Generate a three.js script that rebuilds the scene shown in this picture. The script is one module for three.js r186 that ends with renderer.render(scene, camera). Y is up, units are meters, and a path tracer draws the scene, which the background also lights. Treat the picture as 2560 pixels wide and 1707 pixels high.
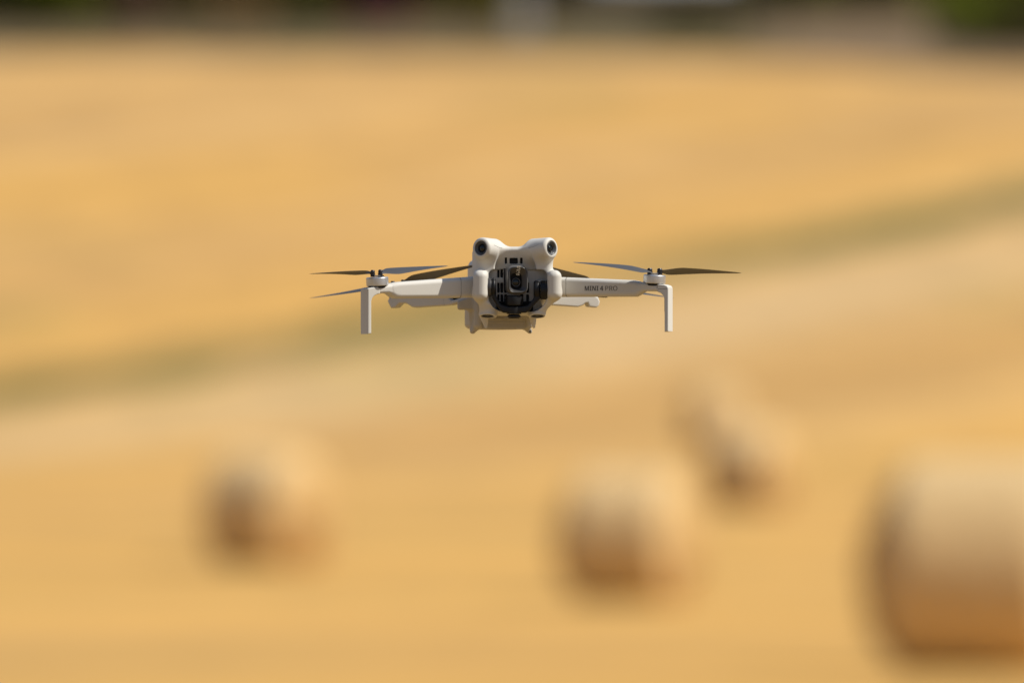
import * as THREE from 'three';
import { mergeGeometries, toCreasedNormals } from 'three/addons/utils/BufferGeometryUtils.js';
import { RoundedBoxGeometry } from 'three/addons/geometries/RoundedBoxGeometry.js';
import { TextGeometry } from 'three/addons/geometries/TextGeometry.js';
import { FontLoader } from 'three/addons/loaders/FontLoader.js';
import { ImprovedNoise } from 'three/addons/math/ImprovedNoise.js';

// ------------------------------------------------------------ camera, sky, sun, exposure
const scene = new THREE.Scene();
const EYE = 1.7, K = 4.69e-5;                       // eye height; tangent of one photo pixel (2560 x 1707)
const FOCUS = 6.45;
const camera = new THREE.PerspectiveCamera(2 * Math.atan(853.5 * K) * 180 / Math.PI, 2560 / 1707, 0.1, 6000);
camera.position.set(0, EYE, 0);
camera.lookAt(0, EYE, -10);
camera.focus = FOCUS - 0.01;
camera.userData.fStop = 6.2;
const renderer = new THREE.WebGLRenderer({ antialias: true });
renderer.toneMapping = THREE.LinearToneMapping;
renderer.toneMappingExposure = 1.2;
renderer.shadowMap.enabled = true;

const SUN = new THREE.Vector3(0.66, 0.74, 0.10).normalize();
const sun = new THREE.DirectionalLight(new THREE.Color(1.0, 0.945, 0.85), 4.6);
sun.position.copy(SUN).multiplyScalar(300); sun.castShadow = true;
sun.shadow.mapSize.set(4096, 4096);
Object.assign(sun.shadow.camera, { left: -120, right: 120, top: 260, bottom: -260, near: 1, far: 900 });
scene.add(sun, sun.target);
{ // clear summer sky: blue overhead, paler towards the horizon and around the sun
  const W = 512, H = 256, d = new Float32Array(W * H * 4), v = new THREE.Vector3();
  for (let j = 0; j < H; j++) for (let i = 0; i < W; i++) {
    const th = (j + 0.5) / H * Math.PI - Math.PI / 2, ph = ((i + 0.5) / W - 0.5) * 2 * Math.PI;
    v.set(Math.cos(th) * Math.cos(ph), Math.sin(th), Math.cos(th) * Math.sin(ph));
    const up = Math.max(v.y, 0), h = Math.pow(1 - up, 3.2), g = Math.pow(Math.max(v.dot(SUN), 0), 10), k = (j * W + i) * 4;
    d[k] = 0.30 + 0.50 * h + 0.75 * g; d[k + 1] = 0.44 + 0.46 * h + 0.70 * g; d[k + 2] = 0.74 + 0.26 * h + 0.62 * g; d[k + 3] = 1;
  }
  const t = new THREE.DataTexture(d, W, H, THREE.RGBAFormat, THREE.FloatType);
  t.mapping = THREE.EquirectangularReflectionMapping; t.magFilter = t.minFilter = THREE.LinearFilter; t.needsUpdate = true;
  scene.background = t; scene.environment = t;
  scene.backgroundIntensity = scene.environmentIntensity = 0.40;
}

// ------------------------------------------------------------ helpers
const { min, max, abs, sqrt, hypot, cos, sin, PI } = Math;
const range = (a, b, s) => { const r = []; for (let x = a; x <= b; x += s) r.push(x); return r; };
const font = await new FontLoader().loadAsync('fonts/droid/droid_sans_bold.typeface.json');
const fontThin = await new FontLoader().loadAsync('fonts/droid/droid_sans_regular.typeface.json');
let seed = 7; const rnd = () => (seed = (seed * 16807) % 2147483647) / 2147483647;
const noise = new ImprovedNoise(), N3 = (x, y, z) => noise.noise(x, y, z);
const lin = (r, g, b) => new THREE.Color().setRGB(r, g, b);
const used = {};
const numbered = n => { const k = used[n] = (used[n] ?? -1) + 1; return k ? `${n}_${String(k).padStart(3, '0')}` : n; };
function tag(o, label, category, group) { o.userData.label = label; if (category) o.userData.category = category; if (group) o.userData.group = group; return o; }
function thing(name, x, y, z, turn = 0) { const g = new THREE.Group(); g.name = numbered(name); g.position.set(x, y, z); g.rotation.y = turn; scene.add(g); return g; }
function part(name, geo, mat, parent) { const m = new THREE.Mesh(geo, mat); m.name = name; m.castShadow = m.receiveShadow = true; parent.add(m); return m; }
const smooth = (a, b, t) => { t = Math.min(1, Math.max(0, (t - a) / (b - a))); return t * t * (3 - 2 * t); };
function grain(n, f) { // tileable fine grain for bump maps
  const d = new Uint8Array(n * n * 4);
  for (let i = 0; i < n * n; i++) { const v = f(i % n, (i / n) | 0); d[i * 4] = d[i * 4 + 1] = d[i * 4 + 2] = v; d[i * 4 + 3] = 255; }
  const t = new THREE.DataTexture(d, n, n); t.wrapS = t.wrapT = THREE.RepeatWrapping; t.magFilter = THREE.LinearFilter; t.minFilter = THREE.LinearMipmapLinearFilter; t.generateMipmaps = true; t.needsUpdate = true; return t;
}

// ------------------------------------------------------------ the ground: a shallow dip, then a hillside
const rowY = (D, row) => EYE - (row - 853.5) * K * D;
const KN = [[-600, 0], [0, 0.05], [25, 0.02], [62, rowY(62, 1680)], [102, rowY(102, 1502)], [118, rowY(118, 1410)], [165, rowY(165, 1266)], [232, rowY(232, 1112)], [300, 4.6], [420, rowY(420, 110)], [470, 19.6], [700, 31], [1200, 40], [4000, 44]];
function ground(D) { // monotone cubic through the knots
  let i = 0; while (i < KN.length - 2 && D > KN[i + 1][0]) i++;
  const s = j => (KN[j + 1][1] - KN[j][1]) / (KN[j + 1][0] - KN[j][0]);
  const m = j => j <= 0 ? s(0) : j >= KN.length - 1 ? s(KN.length - 2) : (s(j - 1) + s(j)) / 2;
  const [x0, y0] = KN[i], [x1, y1] = KN[i + 1], h = x1 - x0, t = Math.max(0, (D - x0) / h), a = m(i) * h, b = m(i + 1) * h;
  if (D < KN[0][0]) return KN[0][1];
  return (2 * t ** 3 - 3 * t ** 2 + 1) * y0 + (t ** 3 - 2 * t ** 2 + t) * a + (-2 * t ** 3 + 3 * t ** 2) * y1 + (t ** 3 - t ** 2) * b;
}
const rowD = row => { let a = 20, b = 440; for (let k = 0; k < 60; k++) { const m = (a + b) / 2; if (853.5 - (ground(m) - EYE) / (K * m) > row) a = m; else b = m; } return a; };
// the grass balk crosses the field between two points on the hillside
const DA = rowD(985), DB = rowD(490), BA = new THREE.Vector2(-1280 * K * DA, DA), BB = new THREE.Vector2(1280 * K * DB, DB);
const BN = new THREE.Vector2(-(BB.y - BA.y), BB.x - BA.x).normalize(); if (BN.y < 0) BN.negate();
const balkQ = (x, D) => { const dx = x - BA.x, dD = D - BA.y, t = max(-0.3, min(1.3, (dx * BN.y - dD * BN.x) / BA.distanceTo(BB))); return dx * BN.x + dD * BN.y + 3 * t * t * (1 - t); };         // metres beyond the balk, uphill positive
console.log('balk', DA, DB, BN.x, BN.y, 'rows', [1707, 1400, 1200, 1000, 800, 600, 400, 200, 110].map(r => r + ':' + rowD(r).toFixed(0)).join(' '));

const FW = 140, FL = 480;
const fieldTex = (() => {
  const W = 1024, H = 2048, d = new Uint8Array(W * H * 4);
  const C = { stub: [0.495, 0.278, 0.074], pale: [0.56, 0.350, 0.135], gold: [0.55, 0.300, 0.056], dull: [0.41, 0.230, 0.064], green: [0.125, 0.103, 0.010], beige: [0.50, 0.345, 0.165], weed: [0.30, 0.215, 0.045] };
  const mix = (a, b, t) => a.map((v, i) => v + (b[i] - v) * t);
  const enc = v => { v = v <= 0.0031308 ? v * 12.92 : 1.055 * v ** (1 / 2.4) - 0.055; return Math.max(0, Math.min(255, Math.round(v * 255))); };
  for (let j = 0; j < H; j++) for (let i = 0; i < W; i++) {
    const x = (i / W - 0.5) * FW, D = j / H * FL, q = balkQ(x, D);
    const weeds = N3(x * 0.11, D * 0.05, 21.5), n1 = N3(x * 0.045, D * 0.03, 1.5), n2 = N3(x * 0.3, D * 0.18, 4.2), n3 = N3(x * 1.3, D * 0.9, 9.1), swath = N3(q * 0.22, (x + D) * 0.006, 2.7), swath2 = N3(q * 0.6, (x + D) * 0.01, 7.7);
    let c = C.stub;
    c = mix(c, C.pale, smooth(0.0, 0.45, swath) * 0.8);
    c = mix(c, C.dull, smooth(0.05, 0.5, -swath) * 0.8);
    c = mix(c, C.gold, smooth(0.1, 0.5, n1) * 0.7);
    if (q < 0) {                                                       // below the balk: a raked pale band, then golden swaths
      c = mix(c, C.beige, Math.exp(-(((q + 8.5) / 5) ** 2)) * 0.7);
      c = mix(c, C.gold, smooth(-16, -36, q) * 0.8);
      c = mix(c, C.dull, smooth(0.1, 0.5, swath2) * 0.4);
    } else {
      c = mix(c, C.gold, Math.exp(-(((q - 7) / 4.5) ** 2)) * 0.8);
      c = mix(c, C.dull, smooth(0.1, 0.5, -swath2) * 0.3);
    }
    c = mix(c, C.dull, smooth(0.15, 0.5, N3(x * 0.06 + 9, D * 0.035, 14.2)) * 0.6);
    c = mix(c, C.weed, smooth(0.2, 0.6, weeds) * 0.35);
    const edge = q + n2 * 1.2 + n3 * 0.6;
    c = mix(c, C.green, (1 - smooth(1.6, 3.1, Math.abs(edge))) * min(1, 0.80 + 0.6 * N3(x * 0.12, D * 0.08, 33)));
    c = c.map(v => v * (1 + 0.17 * n2 + 0.16 * n3 + 0.10 * N3(q * 0.35, (x + D) * 0.015, 40)));
    const k = (j * W + i) * 4; d[k] = enc(c[0]); d[k + 1] = enc(c[1]); d[k + 2] = enc(c[2]); d[k + 3] = 255;
  }
  const t = new THREE.DataTexture(d, W, H); t.colorSpace = THREE.SRGBColorSpace; t.wrapS = t.wrapT = THREE.MirroredRepeatWrapping; t.magFilter = THREE.LinearFilter; t.minFilter = THREE.LinearMipmapLinearFilter; t.generateMipmaps = true; t.needsUpdate = true; return t;
})();
function sheet(xs, Ds, lift, uvOf) {
  const p = [], uv = [], ix = [];
  for (const D of Ds) for (const x of xs) { p.push(x, ground(D) + lift(x, D), -D); uv.push(...uvOf(x, D)); }
  const w = xs.length;
  for (let j = 0; j + 1 < Ds.length; j++) for (let i = 0; i + 1 < w; i++) { const a = j * w + i, b = a + 1, c = a + w, e = c + 1; ix.push(a, b, e, a, e, c); }
  const g = new THREE.BufferGeometry(); g.setAttribute('position', new THREE.Float32BufferAttribute(p, 3)); g.setAttribute('uv', new THREE.Float32BufferAttribute(uv, 2)); g.setIndex(ix); g.computeVertexNormals(); return g;
}
{
  const xs = [], Ds = [];
  for (let x = -1500; x <= 1500; x += Math.abs(x) < 80 ? 4 : 71) xs.push(x);
  for (let D = -600; D <= 3500; D += D < -20 || D > 500 ? 60 : 2.5) Ds.push(D);
  const field = new THREE.Mesh(sheet(xs, Ds, () => 0, (x, D) => [x / FW + 0.5, D / FL]), new THREE.MeshStandardMaterial({ map: fieldTex, roughness: 0.95 }));
  field.name = 'stubble_field'; field.userData.kind = 'structure'; field.receiveShadow = field.castShadow = true; tag(field, 'golden harvested stubble field rising to the hedge'); scene.add(field);
}

{ // the bare soil track the picture is taken from, out of view below the drone
  const g = sheet(range(-120, 120, 4), range(-40, 24, 2), (x, D) => 0.006, (x, D) => [x / 6, D / 6]), p = g.attributes.position, col = [];
  for (let i = 0; i < p.count; i++) { const q = 0.85 + 0.4 * N3(p.getX(i) * 0.21, p.getZ(i) * 0.33, 2.2); col.push(0.31 * q, 0.195 * q, 0.065 * q); }
  g.setAttribute('color', new THREE.Float32BufferAttribute(col, 3));
  const m = new THREE.Mesh(g, new THREE.MeshStandardMaterial({ vertexColors: true, roughness: 1 })); m.name = 'dirt_track'; m.userData.kind = 'structure'; m.receiveShadow = true; tag(m, 'brown soil track in front of the stubble, below the drone'); scene.add(m);
}
// ------------------------------------------------------------ the drone (photo pixels about its middle, baked to metres)
const S = FOCUS * K, CX = 1285, CY = 700, BASE = 134;
const X = px => px - CX, Y = py => CY - py;
const bake = g => { g.scale(S, S, S); g.translate(0, BASE * S, 0); return g; };
const plasticGrain = grain(256, () => 110 + rnd() * 60);
const M = {
  shell: new THREE.MeshStandardMaterial({ color: lin(0.565, 0.545, 0.497), roughness: 0.62, bumpMap: plasticGrain, bumpScale: 0.00004 }),
  belly: new THREE.MeshStandardMaterial({ color: lin(0.42, 0.39, 0.335), roughness: 0.6, bumpMap: plasticGrain, bumpScale: 0.00004 }),
  black: new THREE.MeshPhysicalMaterial({ color: lin(0.008, 0.008, 0.009), roughness: 0.45, specularIntensity: 0.6 }),
  hole: new THREE.MeshStandardMaterial({ color: lin(0.004, 0.004, 0.005), roughness: 0.8 }),
  gun: new THREE.MeshStandardMaterial({ color: lin(0.20, 0.195, 0.19), roughness: 0.4, metalness: 0.5 }),
  gunDark: new THREE.MeshStandardMaterial({ color: lin(0.06, 0.058, 0.058), roughness: 0.4, metalness: 0.3 }),
  silver: new THREE.MeshStandardMaterial({ color: lin(0.62, 0.62, 0.62), roughness: 0.36, metalness: 0.85 }),
  blade: new THREE.MeshStandardMaterial({ color: lin(0.055, 0.053, 0.053), roughness: 0.45 }),
  screw: new THREE.MeshStandardMaterial({ color: lin(0.03, 0.03, 0.034), roughness: 0.35, metalness: 0.4 }),
  print: new THREE.MeshStandardMaterial({ color: lin(0.075, 0.07, 0.062), roughness: 0.7 }),
  white: new THREE.MeshStandardMaterial({ color: lin(0.75, 0.74, 0.70), roughness: 0.7 }),
  lens: new THREE.MeshPhysicalMaterial({ color: lin(0.004, 0.007, 0.009), roughness: 0.04, specularIntensity: 0.7, clearcoat: 0.25, clearcoatRoughness: 0.02 }),
  lensRing: new THREE.MeshStandardMaterial({ color: lin(0.06, 0.062, 0.068), roughness: 0.35 }),
};
const dpos = new THREE.Vector3((CX - 1280) * S, rowY(FOCUS, CY + BASE), -FOCUS);
const drone = thing('drone', dpos.x, dpos.y, dpos.z);
tag(drone, 'light grey folding quadcopter drone hovering over the field, facing the camera', 'drone');

// --- signed distances
const smin = (a, b, k) => { const h = max(k - abs(a - b), 0) / k; return min(a, b) - h * h * k * 0.25; };
const smax = (a, b, k) => -smin(-a, -b, k);
const rbox = (x, y, z, cx, cy, cz, hx, hy, hz, r) => { const a = abs(x - cx) - hx + r, b = abs(y - cy) - hy + r, c = abs(z - cz) - hz + r; return hypot(max(a, 0), max(b, 0), max(c, 0)) + min(max(a, b, c), 0) - r; };
function rcyl(x, y, z, c, a, t0, t1, R, r) { // rounded cylinder along axis a from t0 to t1
  const dx = x - c[0], dy = y - c[1], dz = z - c[2], t = dx * a[0] + dy * a[1] + dz * a[2], rr = sqrt(max(dx * dx + dy * dy + dz * dz - t * t, 0));
  const p = rr - R + r, q = abs(t - (t0 + t1) / 2) - (t1 - t0) / 2 + r; return hypot(max(p, 0), max(q, 0)) + min(max(p, q), 0) - r;
}
function cone(x, y, z, a, b, ra, rb) { const bx = b[0] - a[0], by = b[1] - a[1], bz = b[2] - a[2], px = x - a[0], py = y - a[1], pz = z - a[2]; const h = max(0, min(1, (px * bx + py * by + pz * bz) / (bx * bx + by * by + bz * bz))); return hypot(px - bx * h, py - by * h, pz - bz * h) - ra - (rb - ra) * h; }
const unit = (x, y, z) => { const l = hypot(x, y, z); return [x / l, y / l, z / l]; };
function nets(f, xs, ys, zs) { // surface nets on an uneven grid, normals from the field
  const nx = xs.length, ny = ys.length, nz = zs.length, v = new Float32Array(nx * ny * nz), id = (i, j, k) => i + nx * (j + ny * k);
  for (let k = 0; k < nz; k++) for (let j = 0; j < ny; j++) for (let i = 0; i < nx; i++) v[id(i, j, k)] = f(xs[i], ys[j], zs[k]);
  const vi = new Int32Array(nx * ny * nz).fill(-1), P = [], I = [];
  const ED = [[0, 1], [2, 3], [4, 5], [6, 7], [0, 2], [1, 3], [4, 6], [5, 7], [0, 4], [1, 5], [2, 6], [3, 7]];
  for (let k = 0; k + 1 < nz; k++) for (let j = 0; j + 1 < ny; j++) for (let i = 0; i + 1 < nx; i++) {
    let neg = 0; const c = [];
    for (let m = 0; m < 8; m++) { const w = v[id(i + (m & 1), j + (m >> 1 & 1), k + (m >> 2))]; c.push(w); if (w < 0) neg++; }
    if (neg === 0 || neg === 8) continue;
    let sx = 0, sy = 0, sz = 0, n = 0;
    for (const [a, b] of ED) if ((c[a] < 0) !== (c[b] < 0)) { const t = c[a] / (c[a] - c[b]); sx += (a & 1) + ((b & 1) - (a & 1)) * t; sy += (a >> 1 & 1) + ((b >> 1 & 1) - (a >> 1 & 1)) * t; sz += (a >> 2) + ((b >> 2) - (a >> 2)) * t; n++; }
    vi[id(i, j, k)] = P.length / 3;
    P.push(xs[i] + (xs[i + 1] - xs[i]) * sx / n, ys[j] + (ys[j + 1] - ys[j]) * sy / n, zs[k] + (zs[k + 1] - zs[k]) * sz / n);
  }
  const Nn = [], UV = [];
  for (let a = 0; a < P.length; a += 3) { const [x, y, z] = [P[a], P[a + 1], P[a + 2]], e = 0.9; Nn.push(...unit(f(x + e, y, z) - f(x - e, y, z), f(x, y + e, z) - f(x, y - e, z), f(x, y, z + e) - f(x, y, z - e))); UV.push((x + z * 0.6) / 110, (y + z * 0.4) / 110); }
  const tri = (a, b, c) => { // wind each face along its normal
    const A = a * 3, B = b * 3, C = c * 3, ux = P[B] - P[A], uy = P[B + 1] - P[A + 1], uz = P[B + 2] - P[A + 2], wx = P[C] - P[A], wy = P[C + 1] - P[A + 1], wz = P[C + 2] - P[A + 2];
    const d = (uy * wz - uz * wy) * (Nn[A] + Nn[B] + Nn[C]) + (uz * wx - ux * wz) * (Nn[A + 1] + Nn[B + 1] + Nn[C + 1]) + (ux * wy - uy * wx) * (Nn[A + 2] + Nn[B + 2] + Nn[C + 2]);
    d < 0 ? I.push(a, c, b) : I.push(a, b, c);
  };
  const quad = (a, b, c, d) => { if (a < 0 || b < 0 || c < 0 || d < 0) return; tri(a, b, c); tri(a, c, d); };
  for (let k = 1; k + 1 < nz; k++) for (let j = 1; j + 1 < ny; j++) for (let i = 1; i + 1 < nx; i++) {
    const s = v[id(i, j, k)] < 0;
    if (s !== v[id(i + 1, j, k)] < 0) quad(vi[id(i, j, k)], vi[id(i, j - 1, k)], vi[id(i, j - 1, k - 1)], vi[id(i, j, k - 1)]);
    if (s !== v[id(i, j + 1, k)] < 0) quad(vi[id(i, j, k)], vi[id(i - 1, j, k)], vi[id(i - 1, j, k - 1)], vi[id(i, j, k - 1)]);
    if (s !== v[id(i, j, k + 1)] < 0) quad(vi[id(i, j, k)], vi[id(i - 1, j, k)], vi[id(i - 1, j - 1, k)], vi[id(i, j - 1, k)]);
  }
  const g = new THREE.BufferGeometry(); g.setAttribute('position', new THREE.Float32BufferAttribute(P, 3)); g.setAttribute('normal', new THREE.Float32BufferAttribute(Nn, 3)); g.setAttribute('uv', new THREE.Float32BufferAttribute(UV, 2)); g.setIndex(I); return g;
}

// --- body shell: head with two raised sensor pods, side hubs, gimbal bay, chin
const eyeL = [-82, 80, -6], axL = unit(-0.54, 0.05, 0.84), eyeR = [92, 80, -12], axR = unit(0.745, 0.05, 0.665);
const padL = [-66, -86, -42], padR = [58.5, -86, -42], axD = unit(0, -0.965, 0.262);
const slots = []; // [x0, x1, y0, y1] of the cooling slots
for (const [a, b, c, d] of [[1262, 1267.5, 643, 659], [1274, 1294.5, 644.5, 659], [1300.5, 1306.5, 643.5, 659], [1243, 1248.5, 674, 693.5], [1251.2, 1257.4, 672, 693.5], [1243, 1248.5, 706.5, 731.5], [1251.2, 1257.4, 706.5, 731.5], [1243, 1248.5, 735.5, 751], [1251.2, 1257.4, 735.5, 755], [1260.5, 1268, 735.5, 756], [1300.5, 1308, 735.5, 755], [1315.5, 1322.5, 735.5, 754], [1316, 1322.5, 706.5, 731.5], [1260.5, 1268, 672, 731.5]]) slots.push([X(a), X(b), Y(d), Y(c)]);
const wallZ = y => -60 + 32 * smooth(4, 94, y);
function bodyF(x, y, z) {
  const xs = x - 0.11 * (z + 40) * (z < -40 ? 1 : 0);
  let d = rbox(xs, y, z, 1, 30, -85, 97, 54, 57, 17);                                     // head
  d = smin(d, rbox(xs, y, z, 4, -5, -245, 82, 62, 185, 24), 14);                          // trunk
  const floor = wallZ(y);
  const bay = smax(rbox(x, y, z, 3, 35, 0, 51, 74, 200, 10), floor - z, 5);               // the wall behind the camera
  d = smax(d, -bay, 5);
  let h = rbox(x, y, z, -84, -13, -32, 18.5, 38, 44, 17);                                  // hubs
  h = smin(h, cone(x, y, z, [-83, -34, -26], [-58, -82, -44], 19, 14), 14);
  h = min(h, smin(rbox(x, y, z, 101, -12, -32, 18, 37, 44, 17), cone(x, y, z, [98, -32, -26], [54, -82, -44], 18.5, 14), 14));
  d = smin(d, h, 7);
  let chin = smax(rbox(x, y, z, -3, -70, -95, 74, 19, 82, 12), -0.8 * (y + 64) + 0.6 * (z + 18), 8);
  for (const p of [padL, padR]) chin = smin(chin, rcyl(x, y, z, p, axD, -22, 5, 21, 3), 9);
  d = smin(d, chin, 9);
  { const r0 = y < -22 ? 40 : 14, a = abs(x - 9) - 73 + r0, b = abs(y + 26) - 52 + r0; d = smax(d, -smax(hypot(max(a, 0), max(b, 0)) + min(max(a, b), 0) - r0, -60 - z, 4), 3); }   // gimbal bay
  for (const [c, a] of [[eyeL, axL], [eyeR, axR]]) d = smin(d, rcyl(x, y, z, c, a, -66, 3.5, 27, 9), 22);
  for (const [c, a] of [[eyeL, axL], [eyeR, axR]]) d = smax(d, -rcyl(x, y, z, c, a, -6, 30, 18, 0.5), 1.2);
  for (const p of [padL, padR]) d = smax(d, -rcyl(x, y, z, p, axD, -8, 30, 16.5, 0.5), 1);
  d = smin(d, cone(x, y, z, [-76, -84, -100], [-70.5, -117, -102], 13, 4.5), 4);            // prongs behind the chin
  d = smin(d, cone(x, y, z, [46, -84, -100], [50, -116.5, -102], 12, 4.5), 4);
  for (const s of slots) d = max(d, -rbox(x, y, z, (s[0] + s[1]) / 2, (s[2] + s[3]) / 2, wallZ((s[2] + s[3]) / 2), (s[1] - s[0]) / 2, (s[3] - s[2]) / 2, 16, 1.5));
  return d;
}
const body = part('body_shell', bake(nets(bodyF, range(-122, 136, 1.7), range(-130, 116, 1.7), [...range(-440, -105, 7), ...range(-100, 26, 2)])), M.shell, drone);
slots.forEach(s => part('vent_slot', bake(new THREE.BoxGeometry(s[1] - s[0] + 3, s[3] - s[2] + 3, 10).translate((s[0] + s[1]) / 2, (s[2] + s[3]) / 2, wallZ((s[2] + s[3]) / 2) - 12)), M.hole, body));
// seam of the top cover on the shoulders of both pods
for (const pts of [[[-50, 92.5, -30], [-44, 89.5, -31], [-37, 86.5, -32], [-28, 84.5, -33]], [[36, 85.5, -33], [46, 88, -32], [55, 91, -31], [62, 95, -30]]]) {
  const c = new THREE.CatmullRomCurve3(pts.map(p => { const v = new THREE.Vector3(...p); let z = 30; while (z > -90 && bodyF(v.x, v.y - 5, z) > 0) z -= 0.5; v.y -= 5; v.z = z; return v; }));
  part('cover_seam', bake(new THREE.TubeGeometry(c, 16, 0.45, 5)), M.print, body);
}

// --- battery compartment under the tail, with its two feet and the rear hinge block
function bellyF(x, y, z) {
  const xs = x - 0.11 * (z + 40);
  let d = rbox(xs, y, z, -10, -78, -300, 74, 46 - 3 * ((xs + 10) / 74) ** 2, 130, 12);
  d = smax(d, -rbox(xs, y, z, -10, -112, -168, 56, 16, 14, 8), 4);
  d = smin(d, cone(x, y, z, [-90, -108, -205], [-103, -128, -215], 12, 6.5), 6);
  d = smin(d, cone(x, y, z, [26, -110, -205], [40, -128, -215], 12, 6.5), 6);
  d = smin(d, cone(x, y, z, [-100, -58, -215], [-107, -129, -222], 17, 4), 8);
  let b = rbox(x, y, z, -118, -57, -220, 25, 17, 26, 6); b = smax(b, (y + 43) * 0.94 - (x + 118) * 0.34, 4);
  return smin(d, b, 8);
}
const belly = part('battery_compartment', bake(nets(bellyF, range(-160, 70, 2.2), range(-142, -20, 2.2), range(-450, -150, 4))), M.belly, drone);
for (const [y, w, dz] of [[-97, 96, 0], [-106, 100, 1], [-118, 84, -1]]) part('battery_rib', bake(new RoundedBoxGeometry(w, 2.2, 5, 2, 1).translate(-27, y, -166 + dz)), M.belly, belly);
{ const p = part('foot_pad', bake(new THREE.SphereGeometry(4.5, 14, 10).scale(0.8, 1, 0.6).translate(41, -127, -208.5)), M.print, belly); part('foot_pad', bake(new THREE.SphereGeometry(4, 14, 10).scale(0.7, 1, 0.6).translate(-101, -126, -209)), M.print, belly); }
part('charge_light', bake(new RoundedBoxGeometry(24, 2.5, 3, 2, 1).translate(-12, -93.5, -30)), M.belly, belly);

// --- sensors: two forward lenses, two downward lenses
const lookAlong = (g, c, a) => { g.applyQuaternion(new THREE.Quaternion().setFromUnitVectors(new THREE.Vector3(0, 0, 1), new THREE.Vector3(...a))); g.translate(...c); return bake(g); };
const latheZ = (pts, n = 48) => new THREE.LatheGeometry(pts.map(p => new THREE.Vector2(...p)), n).rotateX(PI / 2);   // lathe about z
for (const [c, a] of [[eyeL, axL], [eyeR, axR]]) {
  const r = part('vision_sensor', lookAlong(latheZ([[0.01, -7], [17.6, -7], [17.6, 1.2], [16.6, 2.2], [15.6, 2.0], [11.5, -1.5], [11, -4], [0.01, -4]].map(([x, y]) => [x, y])), c, a), M.lensRing, drone);
  part('lens_barrel', lookAlong(latheZ([[10.9, -3.6], [10.2, -1.2], [9, -1.6], [8, -3.6]]), c, a), M.black, r);
  part('lens', lookAlong(new THREE.SphereGeometry(12, 32, 12, 0, 2 * PI, 0, 0.72).rotateX(PI / 2).translate(0, 0, -11.6), c, a), M.lens, r);
}
for (const c of [padL, padR]) {
  const r = part('downward_sensor', lookAlong(latheZ([[16.3, -7], [16.3, 4], [14.8, 4], [13.6, -1], [13.4, -7]]), c, axD), M.lensRing, drone);
  part('lens', lookAlong(new THREE.SphereGeometry(15, 32, 12, 0, 2 * PI, 0, 1.1).rotateX(PI / 2).translate(0, 0, -12), c, axD), M.lens, r);
}

// --- gimbal: roll bracket between two side motors, pan motor, camera
const shapeOf = pts => new THREE.Shape(pts.map(p => new THREE.Vector2(...p)));
function creased(g, crease) { // smooth across soft edges, weighted by area so that flat faces stay flat
  if (g.index) g = g.toNonIndexed();
  const p = g.attributes.position, n = p.count, F = [], at = new Map(), out = new Float32Array(n * 3), key = i => `${Math.round(p.getX(i) * 200)},${Math.round(p.getY(i) * 200)},${Math.round(p.getZ(i) * 200)}`, A = new THREE.Vector3(), B = new THREE.Vector3(), C = new THREE.Vector3();
  for (let i = 0; i < n; i += 3) { A.fromBufferAttribute(p, i); B.fromBufferAttribute(p, i + 1).sub(A); C.fromBufferAttribute(p, i + 2).sub(A); const v = B.clone().cross(C), l = v.length(); F.push([v, l, l > 1e-9 ? v.clone().divideScalar(l) : v.clone()]); for (let k = 0; k < 3; k++) { const q = key(i + k); at.has(q) ? at.get(q).push(i / 3) : at.set(q, [i / 3]); } }
  const lim = Math.cos(crease);
  for (let i = 0; i < n; i++) { const f = F[(i / 3) | 0], s = new THREE.Vector3(); for (const k of at.get(key(i))) if (F[k][2].dot(f[2]) >= lim) s.add(F[k][0]); s.normalize(); out.set([s.x, s.y, s.z], i * 3); }
  g.setAttribute('normal', new THREE.BufferAttribute(out, 3)); return g;
}
function extrude(pts, depth, bevel, crease = 0.5, seg = 4) {
  const g = new THREE.ExtrudeGeometry(shapeOf(pts), { depth: depth - 2 * bevel, bevelEnabled: true, bevelSize: bevel, bevelThickness: bevel, bevelOffset: -bevel, bevelSegments: seg, curveSegments: 8 });
  g.translate(0, 0, -(depth - 2 * bevel) / 2); const c = creased(g, crease);
  const uv = c.attributes.uv; for (let i = 0; i < uv.count; i++) uv.setXY(i, uv.getX(i) / 110, uv.getY(i) / 110);
  return c;
}
const round = (pts, r) => { // round the corners of a polygon
  const out = []; const n = pts.length;
  pts.forEach((p, i) => {
    const a = pts[(i + n - 1) % n], b = pts[(i + 1) % n], la = hypot(a[0] - p[0], a[1] - p[1]), lb = hypot(b[0] - p[0], b[1] - p[1]), q = min(r, la * 0.45, lb * 0.45);
    const s = [p[0] + (a[0] - p[0]) * q / la, p[1] + (a[1] - p[1]) * q / la], e = [p[0] + (b[0] - p[0]) * q / lb, p[1] + (b[1] - p[1]) * q / lb];
    for (let k = 0; k <= 4; k++) { const t = k / 4; out.push([(1 - t) ** 2 * s[0] + 2 * t * (1 - t) * p[0] + t * t * e[0], (1 - t) ** 2 * s[1] + 2 * t * (1 - t) * p[1] + t * t * e[1]]); }
  });
  return out;
};
const GZ = -22;
const bracket = part('gimbal_bracket', bake(extrude(round([[-56, 5], [-46.5, 4], [-45, -38], [-33, -61], [-17, -65.5], [17, -65.5], [33, -64], [49, -46], [50.5, -2], [56, 0], [65, -1], [65.5, -47], [61, -51], [38, -77], [30, -82], [-29, -82], [-42, -66], [-55, -44]], 5), 30, 4).translate(0, 0, GZ)), M.black, drone);
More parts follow.
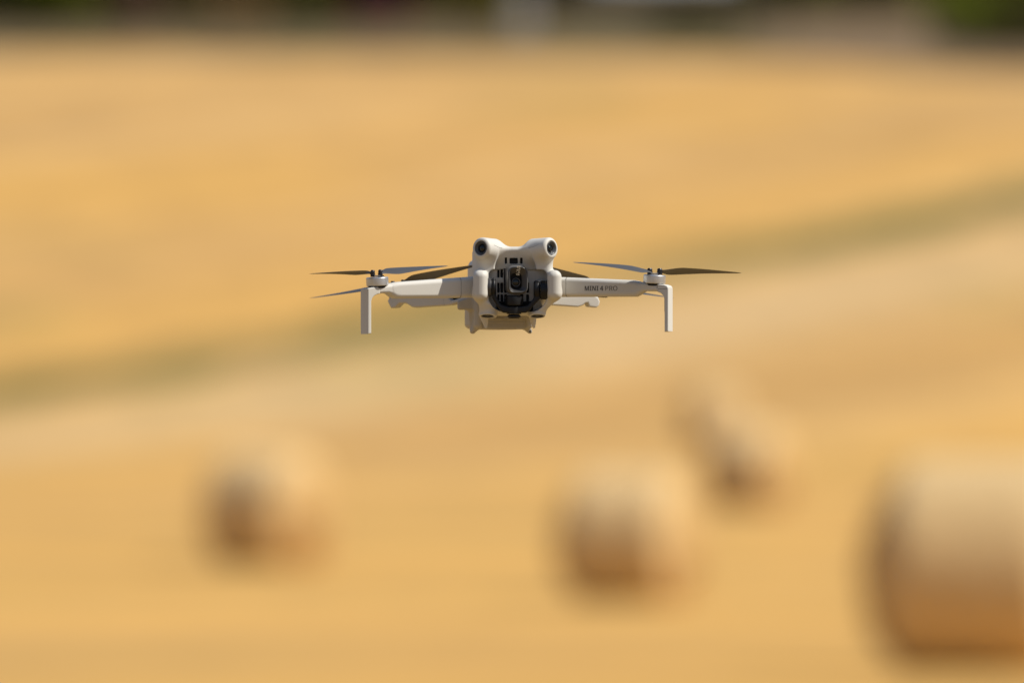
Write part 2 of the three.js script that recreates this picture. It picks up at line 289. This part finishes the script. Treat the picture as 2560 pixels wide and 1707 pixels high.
const cylX = (x0, x1, y, z, r, b = 1.5) => latheZ([[0.01, x0], [r - b, x0], [r, x0 + b], [r, x1 - b], [r - b, x1], [0.01, x1]], 40).rotateY(PI / 2).translate(0, y, z);
const cylY = (y0, y1, x, z, r, b = 1.5) => new THREE.LatheGeometry([[0.01, y0], [r - b, y0], [r, y0 + b], [r, y1 - b], [r - b, y1], [0.01, y1]].map(p => new THREE.Vector2(...p)), 40).translate(x, 0, z);
part('gimbal_motor', bake(cylX(-67, -56.6, -18, GZ, 23)), M.gunDark, bracket);
part('motor_cover', bake(cylX(-56.2, -45.5, -18, GZ, 23.5, 3)), M.black, bracket);
part('gimbal_motor', bake(cylX(66, 85, -25, GZ, 23.6)), M.black, bracket);
part('motor_cover', bake(cylX(49, 65.4, -24, GZ, 23, 4)), M.black, bracket);
part('gimbal_motor', bake(cylY(-64, -38, 0, GZ, 22.3, 3)), M.black, bracket);
part('motor_cover', bake(cylY(-85, -66.5, 0, GZ, 18.5)), M.black, bracket);
part('motor_cover', bake(cylY(-96, -85.5, 0, GZ, 17, 4)), M.black, bracket);
{
  part('gimbal_mount', bake(new RoundedBoxGeometry(92, 26, 8, 3, 3).translate(2, -66, -55)), M.hole, bracket);
  const yaw = 0.17, C = [9.5, 0.5, 0];
  const put = g => bake(g.rotateY(yaw).translate(...C));
  const rr = (w, h, r, n = 8) => { const o = []; [[1, 1, 0], [-1, 1, 1], [-1, -1, 2], [1, -1, 3]].forEach(([a, b, q]) => { for (let k = 0; k <= n; k++) { const t = (q + k / n) * PI / 2; o.push([a * (w / 2 - r) + r * cos(t), b * (h / 2 - r) + r * sin(t)]); } }); return o; };
  const loft = rings => { const n = rings[0].p.length, P = [], I = []; rings.forEach(r => r.p.forEach(p => P.push(p[0] + (r.dx || 0), p[1] + (r.dy || 0), r.z))); for (let a = 0; a + 1 < rings.length; a++) for (let i = 0; i < n; i++) { const b = a * n + i, c = a * n + (i + 1) % n; I.push(b, b + n, c, c, b + n, c + n); } let g = new THREE.BufferGeometry(); g.setAttribute('position', new THREE.Float32BufferAttribute(P, 3)); g.setIndex(I); g = toCreasedNormals(g.toNonIndexed(), 0.6); return g; };
  const cam = part('camera', put(loft([{ p: rr(1, 1, 0.4), z: -44 }, { p: rr(46, 62, 14), z: -44 }, { p: rr(54, 70, 17), z: -38 }, { p: rr(55, 72, 18), z: -12 }, { p: rr(53, 70, 17), z: -5 }, { p: rr(49, 66, 15.5), z: -2 }, { p: rr(48.5, 65.5, 15), z: -2.5 }])), M.gun, drone);
  part('camera_frame', put(loft([{ p: rr(48, 65, 15), z: -3 }, { p: rr(47.5, 64.5, 15), z: 1.2 }, { p: rr(45.5, 62.5, 14), z: 2 }, { p: rr(44, 61, 13.5), z: 1.2 }])), M.gunDark, cam);
  part('lens_surround', put(loft([{ p: rr(44, 61, 13.5), z: 1.2 }, { p: rr(28.5, 41, 10), z: -9, dx: -2.6, dy: -3.6 }])), M.gunDark, cam);
  part('lens_well', put(loft([{ p: rr(28.5, 41, 10), z: -9.05, dx: -2.6, dy: -3.6 }, { p: rr(27, 39, 9), z: -20, dx: -2.6, dy: -3.6 }, { p: rr(1, 1, 0.4), z: -20, dx: -2.6, dy: -5 }])), M.hole, cam);
  part('lens_ring', put(new THREE.TorusGeometry(10.2, 1.1, 10, 40).translate(-2.6, -6, -12)), M.lensRing, cam);
  part('lens', put(new THREE.SphereGeometry(24, 32, 12, 0, 2 * PI, 0, 0.42).rotateX(PI / 2).translate(-2.6, -6, -37)), M.lens, cam);
  const lettering = [];
  for (const [s, dx] of [['EQ24', 2.4], ['F1.7', -2.4]]) { const t = new TextGeometry(s, { font, size: 4.0, depth: 0.3, curveSegments: 3 }); t.computeBoundingBox(); const b = t.boundingBox; t.translate(-(b.min.x + b.max.x) / 2, -(b.min.y + b.max.y) / 2, 0).rotateZ(-PI / 2); t.scale(1, 11 / (b.max.x - b.min.x), 1).translate(dx + 1.0, 0, 0); lettering.push(t); }
  // the lettering lies on the sloping upper face of the surround
  part('lettering', put(mergeGeometries(lettering).rotateX(0.62).translate(0, 22.7, -2.1)), M.white, cam);
  part('cable_guard', put(new RoundedBoxGeometry(3, 58, 6, 2, 1).translate(-29, 0, -30)), M.black, cam);
}

// --- arms
function armFrame(side, sweep, ang, hubX, hubZ, W) { // X' runs along the arm, its face towards the viewer stands W in front of the middle
  const phi = -side * sweep * ang, nx = -side * sweep * sin(ang), c = cos(ang);
  return { to: g => bake(g.rotateY(phi).translate(hubX, 0, hubZ)), u: px => (X(px) - hubX - W * nx) / c, poly: (pts, self) => pts.map(([px, py]) => [(X(px) - hubX - W * nx) / c, Y(py)]), at: u => [hubX + u * c, hubZ + side * sweep * sin(ang) * abs(u) * side * Math.sign(u || side) * 1], W };
}
const collar = (u, top, bottom, W, r) => extrude(round([[-W / 2 - 0.15, bottom - 0.15], [W / 2 + 0.15, bottom - 0.15], [W / 2 + 0.15, top + 0.15], [-W / 2 - 0.15, top + 0.15]], r), 1.0, 0.1, 0.5, 1).rotateY(PI / 2).translate(u, 0, 0);
const frontL = armFrame(-1, 1, 0.47, -84, -92, 21), frontR = armFrame(1, 1, 0.29, 101, -88, 21);
const rearL = armFrame(-1, -1, 0.42, -90, -235, 17), rearR = armFrame(1, -1, 0.30, 66, -215, 17);
{
  const f = frontL;
  const arm = part('front_arm', f.to(mergeGeometries([extrude(f.poly([[1215, 689], [1090, 698], [1000, 705], [985, 707.5], [973, 713], [977, 735], [985, 741], [993, 745.3], [1002, 746.3], [1215, 743.5]]), 42, 11, 0.5, 6), extrude(f.poly([[1010, 709], [985, 710.5], [965, 713.5], [934, 717.5], [934, 737.5], [943, 735.7], [957, 733.7], [973, 733.2], [985, 737], [1010, 743]]), 41, 7, 0.5, 5)])), M.shell, drone);
  part('joint_seam', f.to(collar(f.u(1152.6), Y(693.5), Y(744.3), 42, 11)), M.print, arm);
  part('landing_leg', f.to(extrude(f.poly([[920.3, 725.5], [921.5, 722.5], [925, 720], [951, 716.3], [951, 734.4], [944, 736], [936.5, 740], [931.5, 746], [929.3, 753], [929.3, 833.5], [920.6, 835]]), 43, 2.6)), M.shell, arm);
  part('cover_seam', f.to(new THREE.BoxGeometry(0.9, 7, 0.8).translate(f.u(946), Y(721), 20.6)), M.print, arm);
}
{
  const f = frontR;
  const arm = part('front_arm', f.to(mergeGeometries([extrude(f.poly([[1355, 690.5], [1415, 692.8], [1500, 696.5], [1578, 700], [1590, 702], [1600, 705.5], [1612, 710.5], [1608, 729], [1595, 737.5], [1587, 741.6], [1355, 742]]), 42, 11, 0.5, 6), extrude(f.poly([[1575, 704], [1600, 706], [1640, 709.6], [1658, 711.5], [1658, 733.5], [1650, 730], [1640, 728.5], [1609, 728], [1600, 733], [1575, 738]]), 41, 7, 0.5, 5)])), M.shell, drone);
  part('joint_seam', f.to(collar(f.u(1415), Y(692.8), Y(742), 42, 11)), M.print, arm);
  part('landing_leg', f.to(extrude(f.poly([[1643, 709.6], [1660, 711.6], [1667, 714], [1670, 717.5], [1671, 722], [1671, 828], [1661.3, 829.5], [1661, 749], [1659, 740.5], [1652, 732.5], [1643, 729.2]]), 43, 2.6)), M.shell, arm);
  part('leg_insert', f.to(new RoundedBoxGeometry(3, 38, 30, 2, 1).translate(f.u(1660), Y(760), -2)), M.belly, arm);
  const seam = [new THREE.BoxGeometry(0.9, 9, 0.8).translate(f.u(1643), Y(716), 20.7), new THREE.BoxGeometry(f.u(1668) - f.u(1645), 0.9, 0.8).translate((f.u(1645) + f.u(1668)) / 2, Y(722.3), 21.3)];
  part('cover_seam', f.to(mergeGeometries(seam)), M.print, arm);
  const T = (s, fnt, x0, x1) => { const t = new TextGeometry(s, { font: fnt, size: 16, depth: 0.5, curveSegments: 5 }); t.computeBoundingBox(); const b = t.boundingBox; t.translate(-b.min.x, -b.min.y, 0); const u0 = f.u(x0), u1 = f.u(x1); t.scale((u1 - u0) / (b.max.x - b.min.x), 11.8 / (b.max.y - b.min.y), 1).translate(u0, Y(726.3), 21 - 0.15); return t; };
  part('lettering', f.to(mergeGeometries([T('MINI 4', font, 1462.5, 1508.5), T('PRO', fontThin, 1514, 1544)])), M.print, arm);
}
{
  const f = rearL, a = part('rear_arm', f.to(extrude(f.poly([[963, 751], [968, 741], [982, 739], [988, 735], [1116, 735], [1119, 743], [1126, 750], [1142, 745.5], [1170, 737], [1200, 737], [1200, 742], [1178, 744], [1144, 755], [1123.5, 761.5], [1032, 767.6], [1025.5, 766], [1016, 760], [1009, 756.3], [993, 757.5], [990, 760], [983, 767.5], [971.5, 768.7]]), 34, 4)), M.shell, drone);
  part('hinge_cap', f.to(new RoundedBoxGeometry(60, 18, 20, 3, 4).translate(f.u(1142), Y(741), -14)), M.hole, a);
  part('joint_seam', f.to(new THREE.BoxGeometry(0.8, 24, 0.8).rotateZ(0.15).translate(f.u(1107), Y(752), 16.8)), M.belly, a);
}
{
  const f = rearR;
  part('rear_arm', f.to(extrude(f.poly([[1330, 736], [1470, 736], [1490, 737], [1499, 742], [1503, 752.5], [1501, 762], [1495, 768], [1476, 766], [1472, 756], [1466.5, 757], [1461, 762], [1448, 766.5], [1380, 762], [1330, 758]]), 34, 4)), M.shell, drone);
}

// --- motors and propellers; a point is [photo x, photo y, z]
const P3 = (px, py, z) => new THREE.Vector3(X(px), Y(py), z);
function motor(px, top, bottom, z, lean) {
  const h = bottom - top, place = g => bake(g.rotateX(0.035).rotateZ(lean).translate(X(px), Y(bottom), z));
  const m = part('motor', place(new THREE.LatheGeometry([[0.01, 0], [25, 0], [27.2, 0.8], [28, 2], [28, h - 2.2], [27, h - 0.6], [25, h], [0.01, h]].map(p => new THREE.Vector2(...p)), 56)), M.silver, drone);
  part('motor_groove', place(new THREE.LatheGeometry([[28.06, h - 4.4], [28.25, h - 4.0], [28.06, h - 3.6]].map(p => new THREE.Vector2(...p)), 56)), M.silver, m);
  part('motor_base', place(new THREE.CylinderGeometry(23, 23, 5, 40).translate(0, -2.4, 0)), M.hole, m);
}
function blade(root, tip, pitch, chord, bow) {
  const P = [], I = [], n = 26, m = 9, ax = tip.clone().sub(root).normalize(), side = new THREE.Vector3(0, 1, 0).cross(ax).normalize(), up = ax.clone().cross(side).normalize();
  for (let i = 0; i <= n; i++) {
    const t = i / n, c = chord * (t < 0.22 ? 0.34 + 0.66 * smooth(0, 0.22, t) : 1 - 0.80 * ((t - 0.22) / 0.78) ** 1.35) * (t > 0.94 ? sqrt(max(0.03, 1 - ((t - 0.94) / 0.061) ** 2)) : 1), th = pitch * (1.15 - 0.62 * t), thick = max(0.5, 2.1 * (1 - t) + 0.4);
    const o = root.clone().lerp(tip, t).addScaledVector(up, bow * sin(PI * t)).addScaledVector(side, chord * 0.10 * sin(PI * t));
    const cd = side.clone().multiplyScalar(cos(th)).addScaledVector(up, sin(th)), nd = up.clone().multiplyScalar(cos(th)).addScaledVector(side, -sin(th));
    for (let k = 0; k < m; k++) for (const s of [1, -1]) { const w = k / (m - 1) * 2 - 1, prof = sqrt(max(0, 1 - w * w)) * thick * 0.5, p = o.clone().addScaledVector(cd, w * c / 2).addScaledVector(nd, s * prof + (1 - w * w) * c * 0.05); P.push(p.x, p.y, p.z); }
  }
  const r = m * 2; for (let i = 0; i < n; i++) for (let k = 0; k + 1 < m; k++) for (const s of [0, 1]) { const a = i * r + k * 2 + s, b = a + 2, c = a + r, d = b + r; s ? I.push(a, b, c, b, d, c) : I.push(a, c, b, b, c, d); }
  const g = new THREE.BufferGeometry(); g.setAttribute('position', new THREE.Float32BufferAttribute(P, 3)); g.setIndex(I); g.computeVertexNormals(); g.setAttribute('uv', new THREE.Float32BufferAttribute(new Float32Array(P.length / 3 * 2), 2)); return bake(g);
}
function propeller(hub, base, blades, clamp) { // hub block with two blade screws, two blades
  const dir = blades[0][1].clone().sub(blades[1][1]).setY(0).normalize();
  const yaw = Math.atan2(-dir.z, dir.x);
  const p = part('propeller', bake(new RoundedBoxGeometry(34, 3.5, 13, 3, 1.5).rotateY(yaw).translate(hub.x, base + 2.5, hub.z)), M.screw, drone);
  for (const [root, tip, pitch, chord, bow] of blades) {
    const sc = root.clone(), h = root.y - base + 5;
    part('blade_screw', bake(mergeGeometries([new THREE.CylinderGeometry(clamp, clamp, h, 20).translate(sc.x, base + h / 2, sc.z), new THREE.CylinderGeometry(clamp * 0.72, clamp * 0.95, 3, 20).translate(sc.x, base + h + 1.4, sc.z), new THREE.CylinderGeometry(clamp + 1, clamp + 1, 2, 20).translate(sc.x, base + h * 0.45, sc.z)])), M.screw, p);
    part('blade', blade(root, tip, pitch, chord, bow), M.blade, p);
  }
}
const zL = -92 + 0.508 * (abs(X(944) + 84)), zR = -88 + 0.298 * (X(1636.5) - 101);
motor(944, 693, 714.6, zL, 0.045); motor(1636.5, 686.8, 708.3, zR, -0.045);
propeller(P3(944, 690, zL), Y(692.5), [[P3(932, 683, zL + 4), P3(778, 686, zL + 150), 0.26, 42, 2], [P3(951, 682, zL - 4), P3(1118, 663.5, zL - 150), 0.30, 50, 1]], 5.6);
propeller(P3(1636.5, 684, zR), Y(686.3), [[P3(1625, 678, zR + 5), P3(1432, 657, zR + 140), -0.32, 56, 2], [P3(1650, 678.5, zR - 5), P3(1858, 681.5, zR - 140), -0.33, 54, 2]], 6.6);
motor(990, 714, 736, -330, 0.06); motor(1500, 714, 736, -330, -0.06);
propeller(P3(990, 710, -330), Y(713), [[P3(977, 708, -332), P3(764, 743, -440), -0.24, 58, -2], [P3(1003, 704.5, -328), P3(1196, 660, -200), -0.32, 56, 3]], 5.6);
propeller(P3(1500, 711, -330), Y(713), [[P3(1486, 706.5, -330), P3(1320, 650, -230), 0.30, 56, -2], [P3(1513, 712, -330), P3(1694, 743, -430), 0.22, 56, -2]], 5.6);

// ------------------------------------------------------------ round straw bales
const straw = grain(256, (x, y) => 90 + 120 * rnd() * (0.5 + 0.5 * sin(y * 0.8 + 3 * rnd())));
const MB = {
  side: new THREE.MeshPhysicalMaterial({ color: lin(0.76, 0.525, 0.24), roughness: 0.8, sheen: 0.7, sheenRoughness: 0.45, sheenColor: lin(0.95, 0.80, 0.55), bumpMap: straw, bumpScale: 0.02 }),
  end: new THREE.MeshStandardMaterial({ color: lin(0.70, 0.455, 0.18), roughness: 0.95, bumpMap: straw, bumpScale: 0.02 }),
  loose: new THREE.MeshStandardMaterial({ color: lin(0.55, 0.38, 0.16), roughness: 0.9 }),
};
const BULGE = 0.24;
function sag(R, y, z) { // a roll settles under its own weight: flattened below, a little wider at the flanks
  const q = -y / R; const k = 1 + 0.05 * smooth(-0.3, 0.6, q); if (q > 0.55) y = -R * (0.55 + 0.36 * Math.tanh((q - 0.55) / 0.36)); return [y, z * k];
}
const FOOT = 0.55 + 0.36 * Math.tanh(0.45 / 0.36);
function baleGeo(R, L) { // wrapped side, its axis along x
  const nu = 96, nv = 24, P = [], UV = [], I = [];
  for (let j = 0; j <= nv; j++) for (let i = 0; i <= nu; i++) {
    const t = j / nv * 2 - 1, a = i / nu * 2 * PI, e = min(1, (1 - abs(t)) / 0.34), r = (R - 0.17 * (1 - sqrt(max(0, 1 - (1 - e) ** 2)))) * (1 + 0.016 * N3(cos(a) * 3 + 5, sin(a) * 3, t * 4) + 0.008 * N3(cos(a) * 14, sin(a) * 14, t * 20)), [y, z] = sag(R, r * cos(a), r * sin(a));
    P.push(t * L / 2, y, z); UV.push(i / nu * 6, t * 2);
  }
  for (let j = 0; j < nv; j++) for (let i = 0; i < nu; i++) { const a = j * (nu + 1) + i, b = a + 1, c = a + nu + 1; I.push(a, b, c, b, c + 1, c); }
  const g = new THREE.BufferGeometry(); g.setAttribute('position', new THREE.Float32BufferAttribute(P, 3)); g.setAttribute('uv', new THREE.Float32BufferAttribute(UV, 2)); g.setIndex(I); g.computeVertexNormals(); return g;
}
function endGeo(R, L, s) { // bulging end face: straw wound in a spiral, uneven rings
  const nr = 26, na = 72, P = [], UV = [], I = [];
  for (let j = 0; j <= nr; j++) for (let i = 0; i <= na; i++) { const q = j / nr, a = i / na * 2 * PI, r = q * (R - 0.168), w = 0.016 * sin(q * 50 + a) + 0.05 * N3(cos(a) * q * 4, sin(a) * q * 4, s * 7), [y, z] = sag(R, r * cos(a), r * sin(a)); P.push(s * (L / 2 - 0.004 + BULGE * (1 - q * q) + w * (1 - q ** 8)), y, z); UV.push(cos(a) * q * 2, sin(a) * q * 2); }
  for (let j = 0; j < nr; j++) for (let i = 0; i < na; i++) { const a = j * (na + 1) + i, b = a + 1, c = a + na + 1; s > 0 ? I.push(a, c, b, b, c, c + 1) : I.push(a, b, c, b, c + 1, c); }
  const g = new THREE.BufferGeometry(); g.setAttribute('position', new THREE.Float32BufferAttribute(P, 3)); g.setAttribute('uv', new THREE.Float32BufferAttribute(UV, 2)); g.setIndex(I); g.computeVertexNormals(); return g;
}
function makeBale(R, L) {
  const t = thing('straw_bale', 0, 0, 0), up = g => g.translate(0, R * FOOT, 0);
  part('wrapped_side', up(baleGeo(R, L)), MB.side, t); part('end_face', up(endGeo(R, L, 1)), MB.end, t); part('end_face', up(endGeo(R, L, -1)), MB.end, t);
  const tufts = []; for (let k = 0; k < 400; k++) { const a = rnd() * 2 * PI, l = 0.06 + rnd() * 0.12, s = rnd() < 0.5 ? 1 : -1, q = 0.2 + 0.78 * rnd(), [y, z] = sag(R, R * q * cos(a), R * q * sin(a)); tufts.push(new THREE.CylinderGeometry(0.002, 0.003, l, 3).rotateZ(PI / 2 + (rnd() - 0.5)).rotateX(rnd() * 6).translate(s * (L / 2 + BULGE * (1 - q * q) - 0.01), y, z)); }
  const m = part('loose_straw', up(mergeGeometries(tufts)), MB.loose, t); m.userData.kind = 'stuff';
  return t;
}
const baleProto = makeBale(0.85, 1.28); let firstBale = true;
function bale(px, D, deg, label) {
  const o = firstBale ? baleProto : baleProto.clone(); if (!firstBale) { o.name = numbered('straw_bale'); scene.add(o); } firstBale = false;
  o.position.set((px - 1280) * K * D, ground(D) - 0.02, -D); o.rotation.set(0, -deg * PI / 180, 0); o.userData = { label, category: 'straw bale', group: 'round straw bales on the stubble' };
}
bale(2462, 62, 11, 'big nearest round straw bale cut off by the right edge of the picture');
bale(1576, 102, 15, 'round straw bale standing low in the middle right, below the drone');
bale(672, 118, 30, 'round straw bale alone on the left, its sunlit end turned right');
bale(1876, 165, 22, 'small dark-sided round straw bale behind and right of the middle one');
bale(1790, 232, -7, 'farthest and faintest round straw bale, above the small one on the right');

// ------------------------------------------------------------ the hedge side beyond the field
{ // rough ground along the far edge of the field
  const xs = range(-160, 160, 2), edge = x => 411 - 13 * smooth(8, 24, x) - 4 * smooth(-20, 0, x) + 2.5 * N3(x * 0.2, 3, 1);
  const n = 16, p = [], ix = [], uv = [];
  for (let j = 0; j <= n; j++) for (const x of xs) { const D = edge(x) + (760 - edge(x)) * (j / n) ** 2; p.push(x, ground(D) + 0.02 + (j ? 0.25 + 0.25 * N3(x * 0.5, D * 0.4, 5) : 0), -D); uv.push(x / 9, D / 9); }
  for (let j = 0; j < n; j++) for (let i = 0; i + 1 < xs.length; i++) { const a = j * xs.length + i, b = a + 1, c = a + xs.length; ix.push(a, b, c + 1, a, c + 1, c); }
  const g = new THREE.BufferGeometry(); g.setAttribute('position', new THREE.Float32BufferAttribute(p, 3)); g.setAttribute('uv', new THREE.Float32BufferAttribute(uv, 2)); g.setIndex(ix); g.computeVertexNormals();
  const C = [lin(0.115, 0.080, 0.026), lin(0.17, 0.11, 0.045), lin(0.085, 0.075, 0.012)], R = lin(0.17, 0.105, 0.05), col = [];
  for (let i = 0; i < p.length; i += 3) { const q = 0.5 + 0.9 * N3(p[i] * 0.16, p[i + 2] * 0.2, 11), c = C[0].clone().lerp(q > 0.5 ? C[1] : C[2], min(1, abs(q - 0.5) * 2)); c.lerp(R, smooth(8, 17, p[i]) * (0.75 + 0.5 * N3(p[i] * 0.3, p[i + 2] * 0.3, 3))); col.push(c.r, c.g, c.b); }
  g.setAttribute('color', new THREE.Float32BufferAttribute(col, 3));
  const m = new THREE.Mesh(g, new THREE.MeshStandardMaterial({ vertexColors: true, roughness: 1 })); m.name = 'rough_verge'; m.userData.kind = 'structure'; m.receiveShadow = true; tag(m, 'brown rough verge of dry growth along the far field edge'); scene.add(m);
}
const leafMat = (r, g, b) => new THREE.MeshStandardMaterial({ color: lin(r, g, b), roughness: 1, side: THREE.DoubleSide });
const bark = new THREE.MeshStandardMaterial({ color: lin(0.09, 0.065, 0.045), roughness: 0.95 });
function shrub(name, px, D, w, h, mat, label, category, trunk = 0) { // clumped leaves on a few stems
  const x = (px - 1280) * K * D, t = thing(name, x, ground(D), -D), n = Math.round(900 + 260 * w * h), P = [], I = [], v = new THREE.Vector3(), q = new THREE.Quaternion(), e = new THREE.Euler();
  const clumps = []; for (let k = 0; k < 16; k++) { const a = rnd() * 2 * PI, r = sqrt(rnd()) * 0.42; clumps.push([cos(a) * r * w, trunk + (0.12 + 0.78 * rnd()) * (h - trunk), sin(a) * r * w * 0.7, 0.16 + 0.14 * rnd()]); }
  for (let k = 0; k < n; k++) {
    const c = clumps[k % 16]; v.set(rnd() - 0.5, rnd() - 0.5, rnd() - 0.5).normalize().multiplyScalar(c[3] * w * (0.55 + 0.5 * rnd()));
    v.y *= min(1, h / w); v.x += c[0]; v.y = max(0.05, v.y + c[1]); v.z += c[2]; e.set(rnd() * 6, rnd() * 6, rnd() * 6); q.setFromEuler(e); const s = 0.10 + 0.10 * rnd(), b = P.length / 3;
    for (const [i, j] of [[-0.5, 0], [0, -1], [0.5, 0], [0, 1]]) { const p = new THREE.Vector3(i * s, j * s, 0).applyQuaternion(q).add(v); P.push(p.x, p.y, p.z); } I.push(b, b + 1, b + 2, b, b + 2, b + 3);
  }
  const g = new THREE.BufferGeometry(); g.setAttribute('position', new THREE.Float32BufferAttribute(P, 3)); g.setIndex(I); g.computeVertexNormals();
  const stems = clumps.slice(0, trunk ? 7 : 6).map(c => { const b = new THREE.Vector3(c[0] * 0.15, trunk ? trunk * 0.7 : 0, c[2] * 0.15), d = new THREE.Vector3(c[0], c[1], c[2]); return new THREE.TubeGeometry(new THREE.LineCurve3(b, d), 3, trunk ? 0.07 : 0.03, 5); });
  if (trunk) stems.push(new THREE.CylinderGeometry(0.13, 0.22, trunk * 1.3, 8).translate(0, trunk * 0.6, 0));
  part(trunk ? 'crown' : 'foliage', g, mat, t); part(trunk ? 'trunk' : 'stem', mergeGeometries(stems.map(s => { const u = s.toNonIndexed(); return u; })), bark, t);
  return tag(t, label, category, null);
}
function hedge(px0, px1, D, h, mat, label) { // a long unclipped hedge of small leaves on close stems
  const x0 = (px0 - 1280) * K * D, x1 = (px1 - 1280) * K * D, L = x1 - x0, t = thing('hedge', (x0 + x1) / 2, ground(D) - 0.1, -D), P = [], I = [], q = new THREE.Quaternion(), e = new THREE.Euler(), st = [];
  for (let k = 0; k < L * h * 520; k++) { const x = (rnd() - 0.5) * L, top = h * (0.85 + 0.25 * N3((x + x0) * 0.4, D, 3)), y = top * (1 - rnd() ** 1.4), d = 0.9 * (1 - (y / top) ** 3) + 0.15, v = new THREE.Vector3(x, y, (rnd() * 2 - 1) * d), b = P.length / 3, s = 0.12 + 0.12 * rnd(); e.set(rnd() * 6, rnd() * 6, rnd() * 6); q.setFromEuler(e); for (const [i, j] of [[-0.5, 0], [0, -1], [0.5, 0], [0, 1]]) { const p = new THREE.Vector3(i * s, j * s, 0).applyQuaternion(q).add(v); P.push(p.x, p.y, p.z); } I.push(b, b + 1, b + 2, b, b + 2, b + 3); }
  for (let x = -L / 2; x < L / 2; x += 0.5) st.push(new THREE.CylinderGeometry(0.02, 0.05, h * 0.8, 5).translate(x, h * 0.4, (rnd() - 0.5) * 0.6));
  const g = new THREE.BufferGeometry(); g.setAttribute('position', new THREE.Float32BufferAttribute(P, 3)); g.setIndex(I); g.computeVertexNormals();
  part('foliage', g, mat, t); part('stem', mergeGeometries(st), bark, t); tag(t, label, 'hedge');
}
const G = { dark: leafMat(0.085, 0.080, 0.012), mid: leafMat(0.15, 0.17, 0.008), olive: leafMat(0.18, 0.155, 0.024), bright: leafMat(0.22, 0.26, 0.02), brown: leafMat(0.20, 0.12, 0.07), tan: leafMat(0.34, 0.23, 0.10) };
shrub('shrub', 0, 432, 4, 3.6, G.dark, 'dark green shrub at the far left end of the hedge', 'shrub');
shrub('shrub', 155, 430, 3.8, 3.6, G.mid, 'mid green shrub second from the left in the hedge', 'shrub');
shrub('shrub', 320, 431, 4.2, 3.4, G.brown, 'dry brown shrub on the left between green shrubs', 'shrub');
shrub('shrub', 440, 434, 3.4, 3.6, G.dark, 'dark shrub left of the tan dry bush in the hedge', 'shrub');
shrub('shrub', 580, 428, 3.6, 2.6, G.tan, 'tan dry bush on the left half of the hedge', 'shrub');
shrub('shrub', 715, 430, 4.2, 3.8, G.dark, 'dark green shrub left of the red shed', 'shrub');
shrub('shrub', 830, 433, 3, 3.2, G.olive, 'olive shrub next to the red shed', 'shrub');
shrub('shrub', 1160, 432, 4, 3, G.olive, 'olive green shrub between the red shed and the pale stone post', 'shrub');
shrub('shrub', 1750, 422, 4.6, 2.0, G.dark, 'low dark green bush in front of the dry stone wall', 'shrub');
shrub('tree', 1960, 436, 7, 6, G.mid, 'green tree with low crown right of the stone wall', 'tree', 1.6);
shrub('tree', 2160, 440, 6, 5.6, G.olive, 'olive green tree over the brown verge, right part', 'tree', 1.9);
shrub('shrub', 2410, 412, 4.2, 3.2, G.bright, 'bright green shrub near the right edge of the hedge', 'shrub');
shrub('shrub', 2545, 408, 3.8, 2.8, G.dark, 'dark shrub at the far right end of the hedge', 'shrub');
hedge(-420, 1480, 446, 5.5, G.dark, 'long dark green hedge behind the shrubs and the red shed');
hedge(1850, 2980, 462, 5.5, G.mid, 'fresh green hedge behind the trees on the right');
{ // red shed
  const D = 432, t = thing('shed', (945 - 1280) * K * D, ground(D) - 0.1, -D);
  const red = new THREE.MeshStandardMaterial({ color: lin(0.16, 0.028, 0.022), roughness: 0.7 }), dark = new THREE.MeshStandardMaterial({ color: lin(0.05, 0.03, 0.028), roughness: 0.8 });
  part('wall', new THREE.BoxGeometry(3.0, 2.3, 2.4).translate(0, 1.15, 0), red, t);
  part('roof', extrude([[-1.75, 2.3], [1.75, 2.3], [1.75, 2.42], [0, 3.25], [-1.75, 2.42]], 2.8, 0.03), dark, t);
  const d = part('door', new THREE.BoxGeometry(0.9, 1.9, 0.06).translate(0.1, 0.97, 1.23), dark, t); part('handle', new THREE.BoxGeometry(0.05, 0.16, 0.05).translate(0.45, 1.0, 1.285), M.gun, d);
  tag(t, 'small dark red shed among the hedge shrubs', 'shed');
}
{ // pale stone post
  const D = 424, t = thing('stone_post', (1306 - 1280) * K * D, ground(D), -D), m = new THREE.MeshStandardMaterial({ color: lin(0.5, 0.46, 0.41), roughness: 0.8 });
  part('shaft', new RoundedBoxGeometry(1.1, 2.6, 0.9, 3, 0.12).translate(0, 1.3, 0), m, t); part('cap', new RoundedBoxGeometry(1.35, 0.25, 1.15, 3, 0.08).translate(0, 2.72, 0), m, t);
  tag(t, 'pale grey stone post standing at the middle of the hedge', 'post');
}
{ // dry stone wall
  const D = 434, t = thing('stone_wall', (1640 - 1280) * K * D, ground(D) - 0.1, -D), L = 9.4, stones = [], m = new THREE.MeshStandardMaterial({ color: lin(0.21, 0.17, 0.105), roughness: 0.95 });
  for (let r = 0; r < 8; r++) for (let x = -L / 2 - rnd() * 0.3; x < L / 2;) { const w = 0.35 + 0.45 * rnd(), h = 0.30; stones.push(new RoundedBoxGeometry(w - 0.03, h - 0.03, 0.6 + 0.1 * rnd(), 1, 0.04).translate(x + w / 2, h * (r + 0.5), 0)); x += w; }
  const s = part('stone', mergeGeometries(stones), m, t); s.userData.kind = 'stuff';
  part('coping', new RoundedBoxGeometry(L + 0.1, 0.16, 0.85, 2, 0.05).translate(0, 2.48, 0), m, t);
  tag(t, 'beige dry stone wall behind the low dark bush', 'wall');
}
renderer.render(scene, camera);
